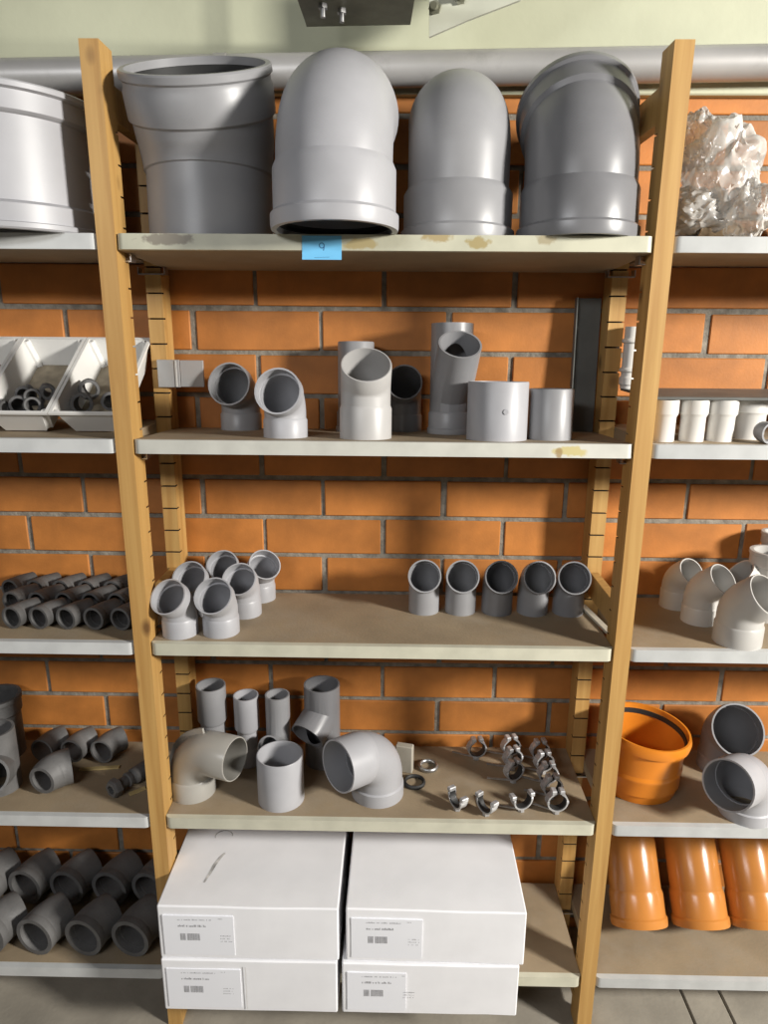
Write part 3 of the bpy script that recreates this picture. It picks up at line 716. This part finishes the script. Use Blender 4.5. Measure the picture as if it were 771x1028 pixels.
# ================================================================== third shelf, centre
G3 = 'small grey bends grouped at left of the third shelf'
for (u, v, wd, az, th, lb, dy) in ((182, 642.5, 35, -106, 50, 'nearest left bend of the grey group beside left upright', 0), (223, 641.5, 36, -97, 50, 'nearest right bend of the grey group on third shelf', 0),
        (199, 620, 32, -96, 50, 'second-row left bend of the grey group, mouth behind nearest left one', 0), (247, 622, 32, -95, 50, 'second-row right bend of the grey group on third shelf', 0),
        (230, 606, 30, -94, 50, 'rear left bend of the grey group, only its mouth visible', 0), (262, 606, 30, -58, 50, 'rear right bend of the grey group, mouth turned right', 0)):
    bend_at('small_bend', lb, u, v, wd, 3, az, th, 0.050, 0.04, 0.032, LGREY, sock=(0.040, 1.05), group=G3, sock1=(0.028, 1.10), wall=0.003)
G3B = 'five grey bends in a row on the third shelf'
for i, (u, lb) in enumerate(((427, 'first from the left of five grey bends in a row'), (465, 'second from the left of five grey bends in a row'), (503, 'middle one of five grey bends in a row'), (540, 'fourth from the left of five grey bends in a row'), (577, 'rightmost of five grey bends in a row, near right upright'))):
    c = aty(u, 577, 0.165)
    fitting('small_bend', lb, (c.x, 0.205, ZS[3]), rotz((-92, -91, -88, -84, -90)[i]), [('s', 0.056), ('a', 0.042, 66), ('s', 0.02)], 0.0368, (GREY, GREY, MGREY, GREY, MGREY)[i], 0.0032, None, (0.026, 1.06), False, G3B, 'pipe bend', 30, bead=False)
# pale lath on shelf by the right upright
a = atz(583, 609, ZS[3]); b = atz(611, 637, ZS[3])
ln = (b - a).length; o = box('pale_lath', -0.008, 0.008, 0, ln, 0, 0.006, LATH, None, 0.001, loc=(a.x + 0.003, a.y, ZS[3] + 0.0004))
o.rotation_euler = (0, 0, math.atan2(-(b.x - a.x), (b.y - a.y))); tag(o, 'pale wooden lath lying on shelf beside right upright', 'lath')

# left bay third shelf: rows of charcoal elbows
G3L = 'charcoal elbows in rows on the third shelf'
src = None
ORD = ['leftmost in view', 'second from the left edge', 'third from the left edge', 'fourth from the left edge', 'nearest the upright']
for row, (us, y, rn) in enumerate((((10, 37, 64.5, 92.5, 119.5), 0.062, 'front'), ((9, 35, 62, 89, 115), 0.152, 'middle'), ((7, 32, 58, 84, 110), 0.232, 'back'))):
    r = 0.0266
    for i, u in enumerate(us):
        c = aty(u, (612, 588, 570)[row], y); c.z = ZS[3] + r + 0.0015
        lb = 'small charcoal elbow, %s row on third shelf, %s' % (rn, ORD[i])
        if src is None:
            src = fitting('charcoal_elbow', lb, c, lying(-16), [('s', 0.026), ('a', 0.05, 26), ('s', 0.022)], r - 0.001, CHAR, 0.0055, (0.016, 1.035), None, False, G3L, 'pipe elbow', 24, bead=False)
        else: copy_thing(src, c, lying(-16 + random.uniform(-1.5, 1.5)), lb)

# right bay third shelf: off-white bends and branches
G3R = 'off-white bends on the third shelf'
bend_at('white_bend', 'rear off-white bend beside right upright, dark mouth up', 676, 613, 29, 3, -66, 52, 0.05, 0.045, 0.03, OFFW, sock=(0.045, 1.05), group=G3R)
bend_at('white_bend', 'middle off-white bend of three at right', 700, 629, 34, 3, -58, 50, 0.055, 0.05, 0.04, OFFW, sock=(0.04, 1.05), group=G3R)
bend_at('white_bend', 'nearest off-white bend of three at right, bright foot', 738, 652.5, 46, 3, -56, 50, 0.058, 0.055, 0.04, OFFW, sock=(0.046, 1.05), group=G3R)
c = aty(768, 600, 0.19); tee('white_branch', 'off-white branch pipe at right edge behind nearest bend', (c.x, 0.19, ZS[3]), rotz(178), 0.042, 0.165, 0.05, 0.09, 50, OFFW, group=G3R, top_sock=(0.035, 1.09))
c = aty(763, 590, 0.26); tee('white_branch', 'rearmost off-white branch pipe at right edge against wall', (c.x + 0.03, 0.268, ZS[3]), rotz(10), 0.034, 0.188, 0.05, 0.065, 50, OFFW, group=G3R, top_sock=(0.03, 1.09))

# ================================================================== fourth shelf, centre
G4 = 'grey fittings on the fourth shelf'
c, R = base(195, 806, 41, 4)
el = fitting('pipe_elbow', 'warm grey elbow with raised seam, mouth right, beside left upright', c, rotz(-22), [('s', 0.050), ('a', 0.070, 88), ('s', 0.062)], 0.052, WGREY, 0.0035, (0.05, 1.06), None, False, G4, 'pipe elbow', 36, bead=False)
# raised seam along the outer curve
P = path_pts([('s', 0.050), ('a', 0.070, 88), ('s', 0.062)]); V = []; Fc = []
n_ = 0
for s_ in [0.002 + k * 0.0065 for k in range(23)]:
    x, z, a = path_at(P, s_); rr = 0.055 + (0.0 if s_ > 0.05 else 0.002)
    for off, rad_ in ((-0.003, rr - 0.004), (-0.003, rr + 0.010), (0.003, rr + 0.010), (0.003, rr - 0.004)):
        V.append((x - math.cos(a) * rad_, off, z + math.sin(a) * rad_))
    n_ += 1
for i in range(n_ - 1):
    for k in range(4): j = (k + 1) % 4; Fc.append((i * 4 + k, i * 4 + j, i * 4 + 4 + j, i * 4 + 4 + k))
Fc += [(3, 2, 1, 0), tuple((n_ - 1) * 4 + k for k in range(4))]
mesh('seam', V, Fc, WGREY, el)
c, R = base(379, 812.5, 53, 4)
fitting('pipe_elbow', 'large pale grey elbow in the shelf middle, mouth facing left', c, rotz(-139), [('s', 0.052), ('a', 0.068, 85), ('s', 0.058)], 0.060, LGREY, 0.004, (0.034, 1.06), (0.072, 1.03), False, G4, 'pipe elbow', 40, bead=False)
straight('pipe_coupling', 'grey open coupling standing at shelf front between the two elbows', 283, 816, 46, 4, 0.122, LGREY, G4)
c = aty(212, 700, 0.22); fitting('pipe_reducer', 'upright grey reducer behind the warm grey elbow', (c.x, 0.222, ZS[4]), rotz(0), [('s', 0.222)], 0.031, GREY, 0.0035, (0.05, 1.1), (0.105, 1.20), False, G4, 'pipe reducer', 30, bead=False)
c = aty(245, 700, 0.2); fitting('pipe_reducer', 'slim light grey reducer second from left upright at back', (c.x, 0.22, ZS[4]), rotz(0), [('s', 0.196)], 0.026, LGREY, 0.003, (0.05, 1.1), (0.10, 1.22), False, G4, 'pipe reducer', 30, bead=False)
c = aty(278, 700, 0.21); tee('pipe_branch', 'slim grey branch pipe behind the open coupling', (c.x, 0.215, ZS[4]), rotz(-105), 0.031, 0.202, 0.05, 0.07, 60, GREY, group=G4)
c = aty(323, 690, 0.235); tee('pipe_branch', 'dark grey wide branch pipe standing against the wall', (c.x, 0.235, ZS[4]), rotz(-120), 0.046, 0.222, 0.140, 0.074, 118, MGREY, group=G4)
# small bits beside the elbow
cp = box('card_piece', -0.022, 0.022, 0, 0.02, 0, 0.075, mat('cream_card', (0.40, 0.37, 0.31), 0.7), None, 0.002, loc=(aty(405, 770, 0.2).x, 0.185, ZS[4] + 0.0003)); cp.rotation_euler = (0, 0, rad(-14)); tag(cp, 'small cream card piece behind the large pale elbow', 'card')
def ring(name, label, u, v, R, rr, m, tilt=0.0):
    c = atz(u, v, ZS[4]); V = []; Fc = []; N, K = 28, 8
    for i in range(N):
        a = 2 * PI * i / N
        for k in range(K): b = 2 * PI * k / K; V.append(((R + rr * math.cos(b)) * math.cos(a), (R + rr * math.cos(b)) * math.sin(a), rr * 1.4 * math.sin(b)))
    for i in range(N):
        for k in range(K): Fc.append((i * K + k, (i + 1) % N * K + k, (i + 1) % N * K + (k + 1) % K, i * K + (k + 1) % K))
    o = mesh(name, V, Fc, m, None, 60, loc=(c.x, c.y, ZS[4] + rr * 1.4 + 0.0003)); return tag(o, label, 'ring')
ring('metal_ring', 'shiny metal ring lying on the shelf beside the card piece', 430, 771, 0.022, 0.0042, STEEL)
ring('rubber_ring', 'dark rubber ring lying at the foot of the large pale elbow', 416, 787, 0.024, 0.004, RUBBER)
# pipe clips with screw stems
G4C = 'zinc pipe clips with screw stems'
def make_clip(label, half=158, name='pipe_clip'):
    t = thing(name, label, 'pipe clip', group=G4C)
    def arc(R, th, wd, half):
        V = []; Fc = []; N = 18
        for i in range(N + 1):
            a = rad(-90 - half + 2 * half * i / N)
            for (rr, y) in ((R, -wd / 2), (R + th, -wd / 2), (R + th, wd / 2), (R, wd / 2)): V.append((rr * math.cos(a), y, rr * math.sin(a)))
        for i in range(N):
            for k in range(4): j = (k + 1) % 4; Fc.append((i * 4 + k, i * 4 + j, i * 4 + 4 + j, i * 4 + 4 + k))
        return V, Fc + [(3, 2, 1, 0), tuple(N * 4 + k for k in range(4))]
    R = 0.0215
    band = mesh('band', *arc(R, 0.0036, 0.019, half), ZINC, t)
    mesh('rubber_lining', *arc(R - 0.0025, 0.0026, 0.016, half - 4), RUBBER, band)
    for s in (-1, 1):
        a = rad(-90 + s * half); x, z = (R + 0.004) * math.cos(a), (R + 0.004) * math.sin(a)
        box('ear', x - 0.006, x + 0.006, -0.0095, 0.0095, z - 0.003, z + 0.007, ZINC, band, 0.0015)
        box('rib', s * (R + 0.0015) - 0.003, s * (R + 0.0015) + 0.003, -0.0105, 0.0105, -0.004, 0.004, ZINC, band, 0.001)
    rod_mesh('nut', (0, 0, -R - 0.012), (0, 0, -R - 0.001), 0.0085, ZINC, t, 6)
    rod_mesh('screw_stem', (-0.004, 0.0, -R - 0.006), (-0.055, 0.035, -R - 0.0075), 0.0028, STEEL, t, 8)
    return t
CL = [(478, 764, 'clip lying furthest left at the back, stem pointing left', 10), (515, 787, 'front clip of the short middle clip row', 25), (514, 774, 'middle clip of the short middle clip row', 20), (512, 762, 'rear clip of the short middle clip row', 15),
      (558, 818, 'nearest clip of the long right clip row', 5), (553, 803, 'second nearest clip of the long right clip row', 12), (549, 790, 'middle clip of the long right clip row', 8), (545, 778, 'second furthest clip of the long right clip row', 15), (541, 766, 'furthest clip of the long right clip row', 10),
      (459, 815, 'single clip at the front left of the clips', -58), (488, 820, 'single clip second from left at the shelf front', -50), (523, 816, 'single clip with wide jaws in front of the rows', 20)]
src = None
for u, v, lb, yw in CL:
    c = atz(u, v - 2, ZS[4]); c.z = ZS[4] + 0.0215 + 0.0125
    M3 = Matrix.Rotation(rad(yw), 3, 'Z')
    if 'single' in lb:
        q = make_clip(lb, 108, 'open_pipe_clip'); m4 = M3.to_4x4(); m4.translation = c; q.matrix_world = m4
    elif src is None: src = make_clip(lb); m4 = M3.to_4x4(); m4.translation = c; src.matrix_world = m4
    else: copy_thing(src, c, M3, lb)

# left bay fourth shelf
G4L = 'slate elbows at the back of the fourth shelf'
for u, lb in ((40, 'slate elbow at the back, left one of three'), (70, 'slate elbow at the back, middle one of three'), (100, 'slate elbow at the back, right one of three')):
    c = aty(u, 740, 0.20); fitting('slate_elbow', lb, (c.x, 0.20, ZS[4] + 0.037), lying(-12), [('s', 0.03), ('a', 0.045, 32), ('s', 0.02)], 0.0322, CHAR2, 0.005, None, None, False, G4L, 'pipe elbow', 26)
c = aty(48, 772, 0.08)
t = thing('slate_elbow', 'fat slate elbow lying at the front left of the left upright', 'pipe elbow', (c.x - 0.012, 0.068, ZS[4] + 0.0445), lying(-14), G4L)
P = path_pts([('s', 0.02), ('a', 0.06, 45), ('s', 0.012)]); Lp = P[-1][0]
mesh('body', *tube_geo(P, [(0, 0.035), (0.02, 0.040), (0.040, 0.0435), (Lp, 0.0435)], [(0, 0.027), (Lp, 0.036)], 30), CHAR2, t, 35)
c = aty(4, 790, 0.1); tee('slate_branch', 'slate branch pipe at the left edge of the fourth shelf', (c.x - 0.008, 0.105, ZS[4]), rotz(-72), 0.046, 0.160, 0.052, 0.098, 68, CHAR2, 0.006, group=None, rb=0.044)
c = aty(4, 715, 0.24); fitting('slate_socket', 'dark slate socket behind the branch pipe at left edge', (c.x - 0.02, 0.245, ZS[4]), rotz(0), [('s', 0.17)], 0.055, CHAR, 0.006, None, (0.05, 1.08), False, None, 'pipe socket', 28)
# dark clamp fitting and light wood strips
c = aty(112, 792, 0.07)
t = thing('clamp_fitting', 'dark clamp fitting with square jaw lying beside left upright', 'clamp', (c.x, 0.065, ZS[4] + 0.023), lying(-32))
P = path_pts([('s', 0.14)])
mesh('tube', *tube_geo(P, [(0.02, 0.014), (0.06, 0.014), (0.065, 0.02), (0.14, 0.022)], 0.009, 20), CHAR, t, 35)
mesh('jaw', *tube_geo(P, [(0, 0.020), (0.006, 0.023), (0.02, 0.023), (0.026, 0.014)], 0.012, 6), CHAR2, t)
mesh('collar', *tube_geo(P, [(0.045, 0.0145), (0.047, 0.018), (0.055, 0.018), (0.057, 0.0145)], 0.0138, 20), CHAR2, t, 35)
for (u, v, rz_, L_, lb) in ((100, 772, 83, 0.10, 'pale wood strip behind the slate fittings'), (138, 795, 50, 0.04, 'short yellowish wood strip beside the dark clamp')):
    c = atz(u, v, ZS[4]); o = box('wood_strip', -L_ / 2, L_ / 2, -0.006, 0.006, 0, 0.004, TAPE, None, 0.0006, loc=(c.x, c.y, ZS[4] + 0.0003)); o.rotation_euler = (0, 0, rad(90 - rz_)); tag(o, lb, 'wood strip')

# right bay fourth shelf: orange collar and grey elbows
c, R = base(640, 807, 84, 4)
t = thing('orange_collar', 'large bright orange pipe collar with rolled rims behind right upright', 'pipe collar', (c.x - 0.014, 0.165, ZS[4] + 0.0005), rotz(-20))
P = path_pts([('s', 0.075), ('a', 0.20, 6), ('s', 0.065)]); Lp = P[-1][0]
R = 0.0985
mesh('body', *tube_geo(P, [(0.0, R * 0.93), (0.022, R * 0.95), (0.023, R), (0.055, R), (0.062, R * 1.03), (0.068, R * 1.03), (0.074, R), (Lp - 0.03, R * 1.02)], [(0, R * 0.88), (0.06, R * 0.9), (Lp - 0.03, R * 0.96)], 44), ORANGE, t, 30)
mesh('rolled_rim', *tube_geo(P, [(Lp - 0.03, R * 1.02), (Lp - 0.026, R * 1.09), (Lp - 0.012, R * 1.11), (Lp, R * 1.07)], [(Lp - 0.03, R * 0.96), (Lp - 0.01, R * 1.0), (Lp, R * 1.02)], 44), ORANGE, t, 45)
mesh('seal_ring', *tube_geo(P, [(Lp - 0.024, R * 0.985), (Lp - 0.012, R * 0.995)], [(Lp - 0.024, R * 0.955), (Lp - 0.012, R * 0.965)], 44), RUBBER, t, 45)
c, R = base(745, 829, 49, 4)
fitting('pipe_elbow', 'pale grey elbow in front of the orange collar, mouth left', c, rotz(-140), [('s', 0.048), ('a', 0.064, 78), ('s', 0.068)], 0.0565, LGREY, 0.004, (0.03, 1.06), (0.064, 1.03), False, 'grey elbows right of the orange collar', 'pipe elbow', 40, bead=False)
c = aty(741, 730, 0.17)
fitting('pipe_elbow', 'grey elbow behind, round dark mouth facing the camera', (c.x + 0.012, 0.235, ZS[4]), rotz(-92), [('s', 0.075), ('a', 0.055, 56), ('s', 0.03)], 0.062, MGREY, 0.004, (0.04, 1.05), (0.03, 1.05), False, 'grey elbows right of the orange collar', 'pipe elbow', 36, bead=False)

# ================================================================== bottom shelf
G5 = 'white cardboard boxes'
def carton(label, x0, x1, y0, y1, z0, z1, yaw=0.0, scuff=False, lx=0.16, seam=False):
    W_, D_, H_ = x1 - x0, y1 - y0, z1 - z0
    t = thing('cardboard_box', label, 'box', ((x0 + x1) / 2, y0, z0), Matrix.Rotation(rad(yaw), 3, 'Z'), G5)
    bm = bmesh.new()
    r_ = bmesh.ops.create_grid(bm, x_segments=1, y_segments=1, size=0.5); bmesh.ops.delete(bm, geom=r_['verts'], context='VERTS')
    box_bm(-W_ / 2, W_ / 2, 0, D_, 0, H_, 0.003, bm=bm)
    bmesh.ops.subdivide_edges(bm, edges=[e for e in bm.edges if e.calc_length() > 0.1], cuts=5, use_grid_fill=True)
    for v in bm.verts:
        n = noise.noise(v.co * 9 + Vector((x0 * 7, z0 * 5, 0))) * 0.0018
        v.co.y += n if v.co.y < 0.01 else 0
        if v.co.z > H_ - 0.01: v.co.z -= abs(n) * 0.7
    bmobj('carton', bm, CARD, t, 25)
    # printed label: paper, text lines and bars
    xx = -W_ / 2 + 0.012; zt = H_ - 0.036
    lab = box('label', xx, xx + lx, -0.0022, 0.0025, 0.012, H_ - 0.024, LABELM, t)
    rr = random.Random(int(x0 * 1000) + int(z0 * 100))
    def printed(nm, rects):
        V = []; Fc = []
        for (a, b, c_, d) in rects:
            k = len(V); V += [(a, -0.0025, c_), (b, -0.0025, c_), (b, -0.0025, d), (a, -0.0025, d)]; Fc.append((k, k + 1, k + 2, k + 3))
        mesh(nm, V, Fc, INK, lab)
    def words(xs, z, h, total, wmin, wmax, gap):
        out = []; x = xs
        while x < xs + total:
            w_ = rr.uniform(wmin, wmax); hh_ = h * rr.choice((0.6, 0.75, 1.0)); out.append((x, x + w_, z, z + hh_)); x += w_ + (gap if rr.random() < 0.75 else gap * 4)
        return out
    xs = xx + 0.034
    printed('printed_line', words(xs, zt, 0.0034, 0.078, 0.0008, 0.0022, 0.0011) + words(xs + 0.092, zt + 0.004, 0.002, 0.010, 0.001, 0.002, 0.001))
    printed('printed_line', words(xs, zt - 0.018, 0.0058, 0.064, 0.0014, 0.0034, 0.0009))
    bars = []; x = xs + 0.004
    while x < xs + 0.048:
        w_ = rr.choice((0.0007, 0.0012, 0.002)); bars.append((x, x + w_, zt - 0.055, zt - 0.036)); x += w_ + rr.choice((0.0007, 0.0010))
        if abs(x - xs - 0.017) < 0.0012: x += 0.003
    printed('barcode', bars)
    printed('printed_line', [q for k in range(3) for q in words(xs + 0.095, zt - 0.043 - k * 0.0075, 0.0026, 0.024, 0.001, 0.0022, 0.0012)])
    if seam: box('tape_edge', xx + lx + 0.012, xx + lx + 0.0128, -0.0040, -0.0028, 0.01, H_ - 0.014, OFFW, t)
    # flap joint across the top
    V = [(-W_ / 2 + 0.001, D_ - 0.004, H_ - 0.02), (W_ / 2 - 0.001, D_ - 0.004, H_ - 0.02)]
    if scuff:
        sm = mat('scuff', (0.45, 0.44, 0.43), 0.8, 0.3, 60)
        def flat(pts, wd):
            V = []; Fc = []
            for i, (x, y) in enumerate(pts):
                a = Vector(pts[max(0, i - 1)]); b = Vector(pts[min(len(pts) - 1, i + 1)]); d = (b - a).normalized(); n = Vector((-d.y, d.x)) * wd * (0.35 + 0.65 * math.sin(PI * (i + 0.4) / len(pts)))
                V += [(x + n.x, y + n.y, H_ + 0.0004), (x - n.x, y - n.y, H_ + 0.0004)]
            for i in range(len(pts) - 1): Fc.append((2 * i, 2 * i + 1, 2 * i + 3, 2 * i + 2))
            mesh('scuff_mark', V, Fc, sm, t)
        flat([(-0.115, 0.07), (-0.108, 0.10), (-0.104, 0.125), (-0.096, 0.15), (-0.088, 0.165)], 0.004)
        flat([(-0.105 + 0.022 * math.cos(q), 0.225 + 0.02 * math.sin(q)) for q in [k * PI / 7 for k in range(9)]], 0.0018)
    return t
zb = ZS[5] + 0.0005
carton('upper left white box with a scuffed top and printed label', -0.4985, -0.090, -0.100, 0.292, zb + 0.1465, zb + 0.291, 0.0, True)
carton('lower left white box resting on bottom shelf', -0.4985, -0.094, -0.104, 0.290, zb, zb + 0.146, 0.0, False, 0.17, True)
carton('upper right white box with clean top and printed label', -0.0735, 0.331, -0.098, 0.292, zb + 0.1445, zb + 0.289, -0.6)
carton('lower right white box resting on bottom shelf', -0.083, 0.322, -0.103, 0.288, zb, zb + 0.144, 0.0, False, 0.135)

# left bay: big charcoal elbows in two rows
G5L = 'large charcoal elbows in two rows on the bottom shelf'
src = None
for row, (us, v, y, rn) in enumerate((((-14, 34, 83, 130), 941, 0.035, 'front'), ((-18, 23, 65, 108, 148), 881, 0.195, 'back'))):
    r = 0.0518
    for i, u in enumerate(us):
        c = aty(u, v, y); c.z = ZS[5] + r + 0.0035
        lb = 'large charcoal elbow, %s row on bottom shelf, %s' % (rn, ('cut off at the left edge', 'second from left edge', 'third from left edge', 'nearest the upright' if row == 0 else 'fourth from left edge', 'half hidden behind upright')[i])
        if row == 1: c.x = min(c.x, -0.535 - 0.060)
        if src is None:
            src = fitting('large_charcoal_elbow', lb, c, lying(-14), [('s', 0.03), ('a', 0.09, 24), ('s', 0.03)], r, CHAR2, 0.011, (0.02, 1.02), None, False, G5L, 'pipe elbow', 34, bead=False)
        else: copy_thing(src, c, lying(-14 + random.uniform(-1, 1)), lb)

# right bay: terracotta bends
G5R = 'terracotta pipe bends on the bottom shelf'
TL = 33.0
for u, lb in ((651, 'first terracotta pipe beside right upright'), (715, 'middle terracotta pipe of three'), (774, 'third terracotta pipe at the right edge')):
    Rr = 0.0685
    zc = ZS[5] + Rr * 1.06 * math.sin(rad(TL)) + 0.001
    q = atz(u, 934, zc + Rr * math.sin(rad(TL)))
    fitting('terracotta_pipe', lb, (q.x, q.y + Rr * math.cos(rad(TL)), zc), rotz(0, TL, 94), [('s', 0.225)], Rr / 1.05, TERRA, 0.004, (0.085, 1.05), None, False, G5R, 'pipe', 44)
